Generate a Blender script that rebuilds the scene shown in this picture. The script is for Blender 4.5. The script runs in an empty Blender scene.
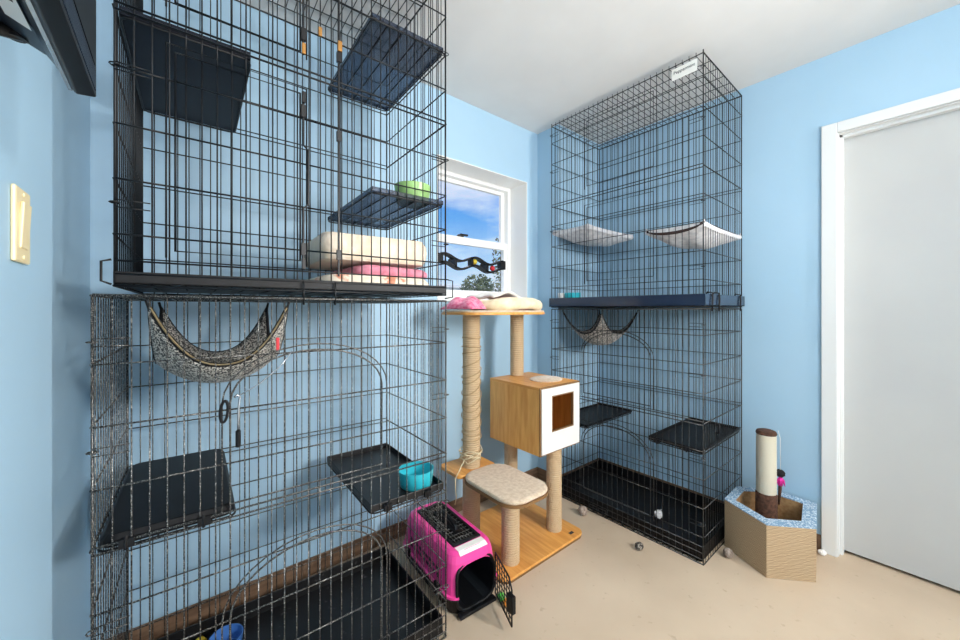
import bpy, bmesh, math, random
from mathutils import Vector, Matrix
random.seed(7)
C = bpy.context.scene.collection
PI = math.pi
H = 2.458            # ceiling height
R = math.radians

# ------------------------------------------------------------------ materials
def lin(c):
    def f(v):
        v /= 255.0
        return v / 12.92 if v <= 0.04045 else ((v + 0.055) / 1.055) ** 2.4
    return (f(c[0]), f(c[1]), f(c[2]), 1)

def mat(name, col, rough=0.5, metal=0.0, col2=None, scale=20, bump=0.0, bscale=None, stretch=(1, 1, 1),
        lo=0.35, hi=0.65, spec=0.5, kind='noise', coat=0.0, sheen=0.0, detail=3):
    m = bpy.data.materials.new(name); m.use_nodes = True
    nt = m.node_tree; b = nt.nodes['Principled BSDF']
    b.inputs['Base Color'].default_value = lin(col)
    b.inputs['Roughness'].default_value = rough
    b.inputs['Metallic'].default_value = metal
    b.inputs['Specular IOR Level'].default_value = spec
    if coat: b.inputs['Coat Weight'].default_value = coat
    if sheen: b.inputs['Sheen Weight'].default_value = sheen
    tc = nt.nodes.new('ShaderNodeTexCoord')
    mp = nt.nodes.new('ShaderNodeMapping'); mp.inputs['Scale'].default_value = stretch
    nt.links.new(tc.outputs['Object'], mp.inputs['Vector'])
    def tex(sc):
        if kind == 'voronoi':
            n = nt.nodes.new('ShaderNodeTexVoronoi'); n.inputs['Scale'].default_value = sc
            nt.links.new(mp.outputs[0], n.inputs['Vector']); return n.outputs['Distance']
        if kind == 'wave':
            n = nt.nodes.new('ShaderNodeTexWave'); n.inputs['Scale'].default_value = sc
            n.bands_direction = 'Z'; n.inputs['Distortion'].default_value = 1.0
            n.inputs['Detail'].default_value = 1
            nt.links.new(mp.outputs[0], n.inputs['Vector']); return n.outputs['Fac']
        n = nt.nodes.new('ShaderNodeTexNoise'); n.inputs['Scale'].default_value = sc
        n.inputs['Detail'].default_value = detail
        nt.links.new(mp.outputs[0], n.inputs['Vector']); return n.outputs['Fac']
    if col2:
        t = tex(scale); r = nt.nodes.new('ShaderNodeValToRGB')
        r.color_ramp.elements[0].position = lo; r.color_ramp.elements[0].color = lin(col)
        r.color_ramp.elements[1].position = hi; r.color_ramp.elements[1].color = lin(col2)
        nt.links.new(t, r.inputs[0]); nt.links.new(r.outputs[0], b.inputs['Base Color'])
    if bump:
        t = tex(bscale or scale); n = nt.nodes.new('ShaderNodeBump')
        n.inputs['Strength'].default_value = bump; n.inputs['Distance'].default_value = 0.004
        nt.links.new(t, n.inputs['Height']); nt.links.new(n.outputs[0], b.inputs['Normal'])
    return m

def wood(name, c1, c2, scale=6, stretch=(9, 1, 9), rough=0.42):
    return mat(name, c1, rough, col2=c2, scale=scale, stretch=stretch, lo=0.3, hi=0.72, detail=5)

def glass(name, tint=(1, 1, 1), gl=0.06):
    m = bpy.data.materials.new(name); m.use_nodes = True
    nt = m.node_tree; nt.nodes.remove(nt.nodes['Principled BSDF'])
    o = nt.nodes['Material Output']
    t = nt.nodes.new('ShaderNodeBsdfTransparent'); t.inputs[0].default_value = (*tint, 1)
    g = nt.nodes.new('ShaderNodeBsdfGlossy'); g.inputs['Roughness'].default_value = 0.02
    x = nt.nodes.new('ShaderNodeMixShader'); x.inputs[0].default_value = gl
    nt.links.new(t.outputs[0], x.inputs[1]); nt.links.new(g.outputs[0], x.inputs[2]); nt.links.new(x.outputs[0], o.inputs[0])
    return m

def smoked(name):
    m = mat(name, (24, 34, 52), 0.35)
    nt = m.node_tree; b = nt.nodes['Principled BSDF']; o = nt.nodes['Material Output']
    t = nt.nodes.new('ShaderNodeBsdfTransparent'); t.inputs[0].default_value = (0.62, 0.68, 0.78, 1)
    x = nt.nodes.new('ShaderNodeMixShader'); x.inputs[0].default_value = 0.48
    nt.links.new(t.outputs[0], x.inputs[1]); nt.links.new(b.outputs[0], x.inputs[2]); nt.links.new(x.outputs[0], o.inputs[0])
    return m

M = {}
M['wall'] = mat('light blue wall paint', (166, 199, 221), 0.5, col2=(170, 202, 224), scale=2.5, bump=0.03, bscale=140)
M['ceil'] = mat('white ceiling paint', (228, 226, 223), 0.9, col2=(222, 220, 217), scale=3)
M['white'] = mat('white paint', (240, 240, 238), 0.4)
M['doorpaint'] = mat('pale grey door paint', (194, 194, 192), 0.5, col2=(190, 190, 189), scale=2.2, lo=.4, hi=.6)
M['trimpaint'] = mat('off white trim paint', (226, 227, 226), 0.4)
M['dark'] = mat('black shade backing', (10, 10, 10), 0.9)  # flat black standing in for the shade under the door
M['base'] = mat('brown vinyl baseboard', (98, 74, 56), 0.5, col2=(132, 104, 82), scale=7, stretch=(1, 1, 9), bump=.05)
M['outside'] = mat('outside ground', (150, 146, 136), 0.9, col2=(120, 128, 100), scale=1)
M['black_wire'] = mat('black coated wire', (13, 15, 19), 0.42, spec=0.4)
M['grey_wire'] = mat('grey hammertone wire with painted glints', (30, 31, 34), 0.35, metal=0.45, col2=(214, 210, 202), scale=420, lo=0.5, hi=0.72)  # pale flecks: hammertone speckle with light glints painted in
M['dark_wire'] = mat('dark grey hammertone wire with painted glints', (18, 19, 22), 0.38, metal=0.3, col2=(120, 119, 116), scale=420, lo=0.48, hi=0.74)  # same speckle, its painted glints dimmer
M['black_plastic'] = mat('black plastic', (10, 10, 13), 0.5, col2=(17, 17, 21), scale=60, spec=.3)
M['tray_dirty'] = mat('black tray with litter specks', (9, 9, 12), 0.45, col2=(92, 90, 92), scale=34, lo=0.66, hi=0.78, detail=6)
M['shelf_scuffed'] = mat('black shelf with pale scuffs', (13, 13, 17), 0.45, col2=(150, 150, 152), scale=9, lo=0.66, hi=0.82, detail=7)
M['navy_plastic'] = mat('navy black plastic', (17, 22, 34), 0.5, spec=.3)
M['tray_blue'] = mat('blue grey glossy tray', (28, 42, 62), 0.2, col2=(33, 48, 70), scale=4)
M['smoked'] = smoked('smoked plastic')
M['brass'] = mat('brass latch', (176, 128, 72), 0.35, metal=0.8)
M['leopard'] = mat('black and cream speckled plush', (28, 27, 28), 0.9, col2=(208, 202, 192), scale=210, lo=0.46, hi=0.56, bump=0.3, sheen=.2, detail=1)
M['greyspeck'] = mat('grey brown speckled plush', (96, 88, 82), 0.9, col2=(196, 188, 178), scale=110, lo=0.42, hi=0.62, bump=0.3, sheen=.2)
M['black_cloth'] = mat('black cloth', (22, 22, 26), 0.9)
M['brown_cloth'] = mat('dark brown velvet', (54, 38, 36), 0.85, col2=(66, 46, 42), scale=50)
M['white_plush'] = mat('white plush', (226, 222, 222), 0.95, col2=(198, 196, 200), scale=38, bump=0.6, bscale=70, sheen=.3)
M['tan_trim'] = mat('tan piping', (128, 112, 82), 0.8)
M['sisal'] = mat('sisal rope wrap', (192, 160, 120), 0.9, col2=(222, 196, 160), scale=34, bump=0.5, bscale=34, kind='wave', stretch=(1, 1, 4))
M['sisal_cream'] = mat('cream sisal wrap', (232, 222, 196), 0.9, col2=(246, 238, 218), scale=30, bump=0.7, bscale=30, kind='wave', stretch=(1, 1, 4))
M['twine'] = mat('beige twine', (172, 144, 104), 0.9)
M['twine_pale'] = mat('pale twine', (214, 196, 160), 0.9)
M['wood'] = wood('light oak board', (206, 138, 62), (234, 172, 94))
M['wood_v'] = wood('light oak board vertical grain', (208, 142, 68), (234, 178, 102), stretch=(9, 9, 1))
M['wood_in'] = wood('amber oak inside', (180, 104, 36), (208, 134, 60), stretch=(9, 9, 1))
M['wood_edge'] = mat('brown board edge', (122, 86, 48), 0.6)
M['white_board'] = mat('white laminate', (222, 222, 218), 0.4)
M['plush'] = mat('beige plush pad', (196, 172, 146), 0.95, col2=(216, 196, 172), scale=60, bump=0.5, bscale=140, sheen=.3)
M['cream'] = mat('cream fleece', (228, 206, 166), 0.95, col2=(240, 224, 192), scale=25, bump=0.4, bscale=80, sheen=.2)
M['cream_light'] = mat('pale grey fleece', (214, 208, 200), 0.95, col2=(228, 222, 214), scale=25, bump=0.4, bscale=80)
M['beige_blanket'] = mat('peach beige blanket', (230, 208, 182), 0.95, col2=(240, 222, 202), scale=20, bump=0.4, bscale=90, sheen=.2)
M['pink_blanket'] = mat('dusty pink blanket', (206, 120, 142), 0.95, col2=(222, 150, 166), scale=26, bump=0.4, bscale=90, sheen=.2)
M['print_blanket'] = mat('cream blanket with pink and orange print', (240, 226, 206), 0.95, col2=(222, 150, 120), scale=22, lo=0.56, hi=0.62, bump=0.3, bscale=90)
M['pink_fleece'] = mat('pink fleece', (222, 84, 130), 0.95, col2=(240, 150, 178), scale=55, bump=0.8, bscale=90, sheen=.3)
M['pink_plastic'] = mat('hot pink plastic', (236, 70, 152), 0.35, spec=.45)
M['label'] = mat('white label', (238, 236, 230), 0.6)
M['ink'] = mat('dark print', (50, 50, 54), 0.8)
M['teal'] = mat('turquoise plastic', (52, 190, 206), 0.35)
M['green'] = mat('light green plastic', (158, 200, 124), 0.35)
M['blue_bowl'] = mat('blue plastic', (70, 118, 186), 0.35)
M['ivory'] = mat('ivory plastic', (240, 222, 176), 0.35)
M['card'] = mat('corrugated cardboard', (148, 122, 92), 0.9, col2=(198, 172, 138), scale=52, lo=.2, hi=.8, kind='wave', stretch=(.6, .6, 1), bump=.3)
M['card_in'] = mat('corrugated cardboard inside', (150, 112, 72), 0.9, col2=(182, 144, 100), scale=60, lo=.3, hi=.7)
M['card_top'] = mat('blue and white weave print', (206, 218, 226), 0.6, col2=(122, 154, 182), scale=120, lo=.34, hi=.5, kind='voronoi')
M['brown_plush'] = mat('brown plush', (62, 40, 29), 0.95, col2=(92, 60, 44), scale=70, bump=.7, bscale=110)
M['magenta'] = mat('magenta feather', (214, 40, 150), 0.8)
M['tv'] = mat('dark grey tv plastic', (34, 44, 56), 0.3)
M['tv_dark'] = mat('black tv plastic', (14, 15, 18), 0.4)
M['silver'] = mat('silver trim', (190, 196, 202), 0.25, metal=0.7)
M['stone'] = mat('speckled brown felt', (120, 102, 90), 0.95, col2=(176, 160, 148), scale=80, bump=.5)
M['darkstone'] = mat('dark speckled felt', (52, 46, 42), 0.95, col2=(150, 140, 128), scale=110, lo=.5, hi=.6, bump=.5)
M['grey_fur'] = mat('pale grey fur', (176, 174, 174), 0.95, col2=(206, 204, 202), scale=60, bump=.5)
M['red'] = mat('red', (206, 40, 52), 0.5)
M['yellow'] = mat('yellow plastic', (222, 196, 60), 0.45)
M['orange'] = mat('orange plastic', (238, 150, 44), 0.45)
M['lime'] = mat('bright green plastic', (80, 178, 70), 0.45)
M['leaf'] = mat('dark leaf', (96, 106, 70), 0.8, col2=(150, 154, 112), scale=5)
M['bark'] = mat('bark', (96, 80, 64), 0.9)
M['stucco'] = mat('white stucco', (244, 244, 242), 0.9)
for q_ in M['card'].node_tree.nodes:
    if q_.type == 'TEX_WAVE': q_.inputs['Distortion'].default_value = 4.0; q_.inputs['Detail Scale'].default_value = 1.2
M['glass'] = glass('window glass')

# beige painted concrete floor with faint mottling
def floor_mat():
    m = bpy.data.materials.new('sealed beige concrete'); m.use_nodes = True
    nt = m.node_tree; b = nt.nodes['Principled BSDF']
    b.inputs['Roughness'].default_value = 0.42
    b.inputs['Specular IOR Level'].default_value = 0.35
    tc = nt.nodes.new('ShaderNodeTexCoord')
    n1 = nt.nodes.new('ShaderNodeTexNoise'); n1.inputs['Scale'].default_value = 1.6; n1.inputs['Detail'].default_value = 8
    n2 = nt.nodes.new('ShaderNodeTexNoise'); n2.inputs['Scale'].default_value = 26; n2.inputs['Detail'].default_value = 6
    for n in (n1, n2): nt.links.new(tc.outputs['Object'], n.inputs['Vector'])
    r1 = nt.nodes.new('ShaderNodeValToRGB')
    r1.color_ramp.elements[0].position = .32; r1.color_ramp.elements[0].color = lin((184, 164, 141))
    r1.color_ramp.elements[1].position = .68; r1.color_ramp.elements[1].color = lin((204, 185, 162))
    r2 = nt.nodes.new('ShaderNodeValToRGB')
    r2.color_ramp.elements[0].position = .27; r2.color_ramp.elements[0].color = (0.62, 0.58, 0.53, 1)
    r2.color_ramp.elements[1].position = .36; r2.color_ramp.elements[1].color = (1, 1, 1, 1)
    x = nt.nodes.new('ShaderNodeMixRGB'); x.blend_type = 'MULTIPLY'; x.inputs[0].default_value = .5
    nt.links.new(n1.outputs['Fac'], r1.inputs[0]); nt.links.new(n2.outputs['Fac'], r2.inputs[0])
    nt.links.new(r1.outputs[0], x.inputs[1]); nt.links.new(r2.outputs[0], x.inputs[2])
    nt.links.new(x.outputs[0], b.inputs['Base Color'])
    return m
M['floor'] = floor_mat()

# ------------------------------------------------------------------ mesh builder
class MB:
    def __init__(s): s.v = []; s.f = []
    def add(s, vs, fs):
        o = len(s.v); s.v += [tuple(v) for v in vs]; s.f += [tuple(i + o for i in f) for f in fs]; return s
    def box(s, a, b, rot=None, piv=None):
        x0, y0, z0 = a; x1, y1, z1 = b
        vs = [(x0, y0, z0), (x1, y0, z0), (x1, y1, z0), (x0, y1, z0), (x0, y0, z1), (x1, y0, z1), (x1, y1, z1), (x0, y1, z1)]
        if rot is not None:
            p = Vector(piv if piv else ((x0 + x1) / 2, (y0 + y1) / 2, (z0 + z1) / 2))
            vs = [p + rot @ (Vector(v) - p) for v in vs]
        return s.add(vs, [(0, 3, 2, 1), (4, 5, 6, 7), (0, 1, 5, 4), (1, 2, 6, 5), (2, 3, 7, 6), (3, 0, 4, 7)])
    def tube(s, pts, r, n=6, closed=False):
        pts = [Vector(p) for p in pts]; k = len(pts)
        rs = r if isinstance(r, (list, tuple)) else [r] * k
        vs = []; up = None
        for i, p in enumerate(pts):
            if closed: d = pts[(i + 1) % k] - pts[i - 1]
            else: d = pts[min(i + 1, k - 1)] - pts[max(i - 1, 0)]
            if d.length < 1e-9: d = Vector((0, 0, 1))
            d.normalize()
            if up is None:
                up = Vector((0, 0, 1)) if abs(d.z) < .9 else Vector((1, 0, 0))
            a = up - d * up.dot(d)
            if a.length < 1e-4:
                a = Vector((1, 0, 0)) - d * d.x
                if a.length < 1e-4: a = Vector((0, 1, 0))
            a.normalize(); up = a
            b = d.cross(a)
            for j in range(n):
                t = 2 * PI * j / n
                vs.append(p + (a * math.cos(t) + b * math.sin(t)) * rs[i])
        fs = []
        m = k if closed else k - 1
        for i in range(m):
            i2 = (i + 1) % k
            for j in range(n):
                j2 = (j + 1) % n
                fs.append((i * n + j, i * n + j2, i2 * n + j2, i2 * n + j))
        if not closed:
            fs.append(tuple(reversed(range(n)))); fs.append(tuple((k - 1) * n + j for j in range(n)))
        return s.add(vs, fs)
    def lathe(s, prof, c=(0, 0, 0), n=28, sx=1, sy=1):
        vs = []; k = len(prof)
        for (r, z) in prof:
            for j in range(n):
                t = 2 * PI * j / n
                vs.append((c[0] + sx * r * math.cos(t), c[1] + sy * r * math.sin(t), c[2] + z))
        fs = []
        for i in range(k - 1):
            for j in range(n):
                j2 = (j + 1) % n
                fs.append((i * n + j, i * n + j2, (i + 1) * n + j2, (i + 1) * n + j))
        fs.append(tuple(reversed(range(n)))); fs.append(tuple((k - 1) * n + j for j in range(n)))
        return s.add(vs, fs)
    def loft(s, rings, cap=True):
        n = len(rings[0]); vs = [p for r in rings for p in r]; fs = []
        for i in range(len(rings) - 1):
            for j in range(n):
                j2 = (j + 1) % n
                fs.append((i * n + j, i * n + j2, (i + 1) * n + j2, (i + 1) * n + j))
        if cap:
            fs.append(tuple(reversed(range(n)))); fs.append(tuple((len(rings) - 1) * n + j for j in range(n)))
        return s.add(vs, fs)
    def prism(s, poly, z0, z1):
        return s.loft([[(x, y, z0) for x, y in poly], [(x, y, z1) for x, y in poly]])
    def ball(s, c, r, sx=1, sy=1, sz=1, n=16, m=10, wob=0, seed=0):
        rnd = random.Random(seed); vs = []; 
        for i in range(1, m):
            ph = PI * i / m
            for j in range(n):
                t = 2 * PI * j / n; k = r * (1 + wob * (rnd.random() - .5))
                vs.append((c[0] + sx * k * math.sin(ph) * math.cos(t), c[1] + sy * k * math.sin(ph) * math.sin(t), c[2] + sz * k * math.cos(ph)))
        top = len(vs); vs.append((c[0], c[1], c[2] + sz * r)); vs.append((c[0], c[1], c[2] - sz * r)); fs = []
        for j in range(n):
            j2 = (j + 1) % n
            fs.append((top, j, j2)); fs.append((top + 1, (m - 2) * n + j2, (m - 2) * n + j))
            for i in range(m - 2): fs.append((i * n + j, (i + 1) * n + j, (i + 1) * n + j2, i * n + j2))
        return s.add(vs, fs)
    def sheet(s, fn, nu, nv, th):
        """closed cloth: fn(u,v)->point, thickness th downwards along the normal"""
        P = [[Vector(fn(i / nu, j / nv)) for j in range(nv + 1)] for i in range(nu + 1)]
        top = []; bot = []
        for i in range(nu + 1):
            for j in range(nv + 1):
                a = P[min(i + 1, nu)][j] - P[max(i - 1, 0)][j]; b = P[i][min(j + 1, nv)] - P[i][max(j - 1, 0)]
                nrm = a.cross(b)
                nrm = nrm.normalized() if nrm.length > 1e-9 else Vector((0, 0, 1))
                top.append(P[i][j] + nrm * th / 2); bot.append(P[i][j] - nrm * th / 2)
        W = nv + 1; N = len(top); fs = []
        for i in range(nu):
            for j in range(nv):
                a, b, c, d = i * W + j, (i + 1) * W + j, (i + 1) * W + j + 1, i * W + j + 1
                fs.append((a, b, c, d)); fs.append((N + d, N + c, N + b, N + a))
        edge = [(i * W) for i in range(nu + 1)] + [nu * W + j for j in range(1, W)] + [i * W + nv for i in range(nu - 1, -1, -1)] + [j for j in range(nv - 1, 0, -1)]
        for q in range(len(edge)):
            a, b = edge[q], edge[(q + 1) % len(edge)]
            fs.append((b, a, N + a, N + b))
        return s.add(top + bot, fs)
    def build(s, name, m, parent=None, smooth=False, bevel=0, subdiv=0, seg=2):
        me = bpy.data.meshes.new(name); me.from_pydata(s.v, [], s.f); me.update()
        bm = bmesh.new(); bm.from_mesh(me); bmesh.ops.recalc_face_normals(bm, faces=bm.faces); bm.to_mesh(me); bm.free()
        o = bpy.data.objects.new(name, me); C.objects.link(o)
        me.materials.append(m)
        if parent: o.parent = parent
        if smooth:
            for p in me.polygons: p.use_smooth = True
            if smooth == 'auto':
                try: me.set_sharp_from_angle(angle=R(38))
                except Exception: pass
        if bevel:
            b = o.modifiers.new('Bevel', 'BEVEL'); b.width = bevel; b.segments = seg; b.limit_method = 'ANGLE'; b.angle_limit = R(40)
        if subdiv:
            b = o.modifiers.new('Subdivision', 'SUBSURF'); b.levels = subdiv; b.render_levels = subdiv
        return o

def tag(o, label=None, cat=None, group=None, kind=None):
    if label: o['label'] = label
    if cat: o['category'] = cat
    if group: o['group'] = group
    if kind: o['kind'] = kind
    return o
def thing(name, label, cat, loc=(0, 0, 0), rz=0, group=None):
    o = bpy.data.objects.new(name, None); C.objects.link(o)
    o.location = loc; o.rotation_euler = (0, 0, rz); o.empty_display_size = .05
    return tag(o, label, cat, group)
def struct(name, mb, m, parent=None, label=None, **k):
    o = mb.build(name, m, parent, **k)
    if parent is None:
        o['kind'] = 'structure'
    if label: o['label'] = label
    return o

def rrect(x0, y0, x1, y1, r, n=6):
    p = []
    for cx, cy, a in ((x1 - r, y1 - r, 0), (x0 + r, y1 - r, 90), (x0 + r, y0 + r, 180), (x1 - r, y0 + r, 270)):
        for i in range(n + 1):
            t = R(a + 90 * i / n); p.append((cx + r * math.cos(t), cy + r * math.sin(t)))
    return p

# ------------------------------------------------------------------ room shell
XA, YB, YB2, XJ, XC, XC2, YF = 2.49, 1.787, 1.6, 2.005, -0.19, -0.219, -4.6
TW = 0.25
WX0, WX1, WZ0, WZ1 = 1.154, 1.896, 1.25, 2.09          # window opening
DY0, DY1, DZ = -0.63, 0.285, 2.06                       # door opening
struct('floor', MB().box((XC2 - .4, YF - .3, -.1), (XA + .5, YB + TW, 0)), M['floor'], label='sealed beige concrete floor')
struct('ceiling', MB().box((XC2 - .4, YF - .3, H), (XA + .5, YB + TW, H + .1)), M['ceil'], label='plain white ceiling')
w = MB()
w.box((XC2 - .3, YB, 0), (WX0, YB + TW, H)).box((WX1, YB, 0), (XJ + .02, YB + TW, H))
w.box((WX0, YB, 0), (WX1, YB + TW, WZ0)).box((WX0, YB, WZ1), (WX1, YB + TW, H))
struct('wall_back', w, M['wall'], label='light blue back wall with the window')
struct('wall_corner', MB().box((XJ, YB2, 0), (XA + .3, YB + TW, H)), M['wall'], label='light blue boxed out wall in the far corner')
w = MB()
w.box((XA, DY1, 0), (XA + .2, YB2, H)).box((XA, YF, 0), (XA + .2, DY0, H)).box((XA, DY0, DZ), (XA + .2, DY1, H))
struct('wall_right', w, M['wall'], label='light blue wall with the door')
struct('wall_left', MB().box((XC - .3, YF, 0), (XC, 1.118, H)).box((XC2 - .3, 1.118, 0), (XC2, YB, H)), M['wall'], label='light blue wall with the light switch')
struct('wall_front', MB().box((XC - .3, YF - .2, 0), (XA + .3, YF, H)), M['ceil'], label='white wall behind the viewer')
BH = .078
struct('baseboard_back', MB().box((XC2, YB - .008, 0), (XJ, YB, BH)), M['base'], bevel=.002)
struct('baseboard_corner', MB().box((XJ - .008, YB2 - .008, 0), (XJ, YB - .008, BH)).box((XJ, YB2 - .008, 0), (XA, YB2, BH)), M['base'], bevel=.002)
struct('baseboard_right', MB().box((XA - .008, DY1 + .06, 0), (XA, YB2 - .008, BH)), M['base'], bevel=.002)

# door with casing
t = MB()
cw = .058
t.box((XA - .014, DY1, 0), (XA, DY1 + cw, DZ + .05)).box((XA - .014, DY0 - cw, 0), (XA, DY0, DZ + .05)).box((XA - .014, DY0, DZ), (XA, DY1, DZ + .05))
struct('trim_1', t, M['trimpaint'], bevel=.003, label='off white door casing')
j = MB()
for (d0, d1, ins) in ((0, .03, .004), (.03, .062, .016), (.062, .1, .004)):
    j.box((XA + d0, DY1 - ins, 0), (XA + d1, DY1 + .01, DZ)).box((XA + d0, DY0 - .01, 0), (XA + d1, DY0 + ins, DZ)).box((XA + d0, DY0, DZ - ins), (XA + d1, DY1, DZ + .01))
struct('trim_2', j, M['trimpaint'], bevel=.002, label='stepped door jamb')
d = struct('door_1', MB().box((XA + .063, DY0 + .006, .014), (XA + .099, DY1 - .006, DZ - .006)), M['doorpaint'], bevel=.002, label='plain pale grey door')
struct('door_backing', MB().box((XA + .11, DY0 - .1, 0), (XA + .19, DY1 + .0, DZ)), M['dark'], label='black backing panel added behind the door')  # added backing: stops light leaking in and keeps the door gap black

# window
YW = 1.945
wr = bpy.data.objects.new('window_1', None); C.objects.link(wr); wr['kind'] = 'structure'; wr['label'] = 'white sash window above the cat tree'
l = MB(); e = .004; k = .006
l.box((WX0, YB - e, WZ1 - k), (WX1, YB + TW, WZ1)).box((WX0, YB - e, WZ0), (WX1, YB + TW, WZ0 + k))
l.box((WX0, YB - e, WZ0 + k), (WX0 + k, YB + TW, WZ1 - k)).box((WX1 - k, YB - e, WZ0 + k), (WX1, YB + TW, WZ1 - k))
l.build('reveal', M['white'], wr, bevel=.002)
fr = MB()
def ring(mb, x0, x1, z0, z1, y0, y1, wd, wt=None, wb=None):
    wt = wt or wd; wb = wb or wd
    mb.box((x0, y0, z0), (x0 + wd, y1, z1)).box((x1 - wd, y0, z0), (x1, y1, z1)).box((x0 + wd, y0, z1 - wt), (x1 - wd, y1, z1)).box((x0 + wd, y0, z0), (x1 - wd, y1, z0 + wb))
ring(fr, WX0 + k, WX1 - k, WZ0 + k, WZ1 - k, YW, YW + .075, .026)
fr.build('frame', M['white'], wr, bevel=.003)
zm = 1.668
us = MB(); ring(us, WX0 + .032, WX1 - .032, zm - .03, WZ1 - .032, YW + .038, YW + .066, .03, .025, .05)
us = us.build('upper_sash', M['white'], wr, bevel=.003)
ls = MB(); ring(ls, WX0 + .032, WX1 - .032, WZ0 + .03, zm + .012, YW + .006, YW + .034, .034, .05, .05)
ls = ls.build('lower_sash', M['white'], wr, bevel=.003)
MB().box((WX0 + .06, YW + .05, zm), (WX1 - .06, YW + .054, WZ1 - .055)).build('pane', M['glass'], us)
MB().box((WX0 + .062, YW + .018, WZ0 + .078), (WX1 - .062, YW + .022, zm - .016)).build('pane', M['glass'], ls)
lk = MB().lathe([(.001, 0), (.026, 0), (.028, .008), (.02, .016), (.001, .018)], (1.45, YW + .02, zm + .012), 16, 1, .6)
lk.box((1.44, YW - .0, zm + .02), (1.5, YW + .014, zm + .032))
lk.build('sash_lock', M['tv_dark'], ls, smooth='auto')

# ------------------------------------------------------------------ outdoors
struct('ground_outside', MB().box((-30, YB + TW + .02, -.6), (60, 80, -.5)), M['outside'], label='ground outside the window')
g = thing('garden_building', 'low white building wall outside the window, below the tree tops', 'building', (8.4, 13.6, -.5))
MB().box((-9, 0, 0), (9, 3, 2.7)).build('wall', M['stucco'], g)
MB().box((-9.15, -.15, 2.7), (9.15, 3.15, 2.81)).build('roof', M['stucco'], g)
def tree(loc, h, rx, rz, zc, n, label, seed):
    r = thing('tree', label, 'tree', loc, 0, 'trees outside the window')
    MB().tube([(0, 0, 0), (.03, 0, h * .5), (0, .02, h * .9)], [.09, .07, .02], 8).build('trunk', M['bark'], r)
    rnd = random.Random(seed); mb = MB()
    for i in range(n):
        while True:
            p = Vector((rnd.uniform(-1, 1), rnd.uniform(-1, 1), rnd.uniform(-1, 1)))
            if p.length < 1 and rnd.random() < .35 + p.length * .6: break
        c = Vector((p.x * rx, p.y * rx, zc + p.z * rz))
        q = Matrix.Rotation(rnd.uniform(0, 6.3), 3, Vector((rnd.uniform(-1, 1), rnd.uniform(-1, 1), rnd.uniform(-1, 1))).normalized())
        s = rnd.uniform(.05, .1)
        mb.add([c + q @ Vector(v) for v in ((-s, 0, 0), (0, -s * .5, .01), (s, 0, 0), (0, s * .5, .01))], [(0, 1, 2, 3)])
    mb.build('foliage', M['leaf'], r)
tree((8.05, 9.9, -.5), 2.8, .6, .5, 2.45, 700, 'round bushy tree seen through the lower window pane', 3)
tree((9.35, 10.1, -.5), 4.6, .38, 1.5, 3.2, 420, 'thin tall tree at the right edge of the window glass', 4)

# ------------------------------------------------------------------ wire cages
def seg_out(a, b, gaps):
    """intervals of [a,b] left over outside the gaps"""
    out = []; cur = a
    for g0, g1 in sorted(gaps):
        if g1 <= cur or g0 >= b: continue
        if g0 > cur: out.append((cur, g0))
        cur = max(cur, g1)
    if cur < b: out.append((cur, b))
    return out

class Door:
    def __init__(s, x0, x1, z0, z1, arch=0): s.x0, s.x1, s.z0, s.z1, s.arch = x0, x1, z0, z1, arch
    def top(s, x):
        if not s.arch: return s.z1
        u = (x - (s.x0 + s.x1) / 2) / ((s.x1 - s.x0) / 2)
        return s.z1 - s.arch + s.arch * math.sqrt(max(0, 1 - u * u))
    def xr(s, z):
        if z < s.z0 or z > s.z1: return None
        spring = s.z1 - s.arch
        if z <= spring: return (s.x0, s.x1)
        w = (s.x1 - s.x0) / 2 * math.sqrt(max(0, 1 - ((z - spring) / s.arch) ** 2)); c = (s.x0 + s.x1) / 2
        return (c - w, c + w) if w > .01 else None
    def outline(s, off=0):
        p = [(s.x0 - off, s.z0 - off)]
        if s.arch:
            c = (s.x0 + s.x1) / 2; w = (s.x1 - s.x0) / 2 + off
            for i in range(17):
                t = PI - PI * i / 16; p.append((c + w * math.cos(t), s.z1 - s.arch + (s.arch + off) * math.sin(t)))
        else: p += [(s.x0 - off, s.z1 + off), (s.x1 + off, s.z1 + off)]
        p.append((s.x1 + off, s.z0 - off)); return p

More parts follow.
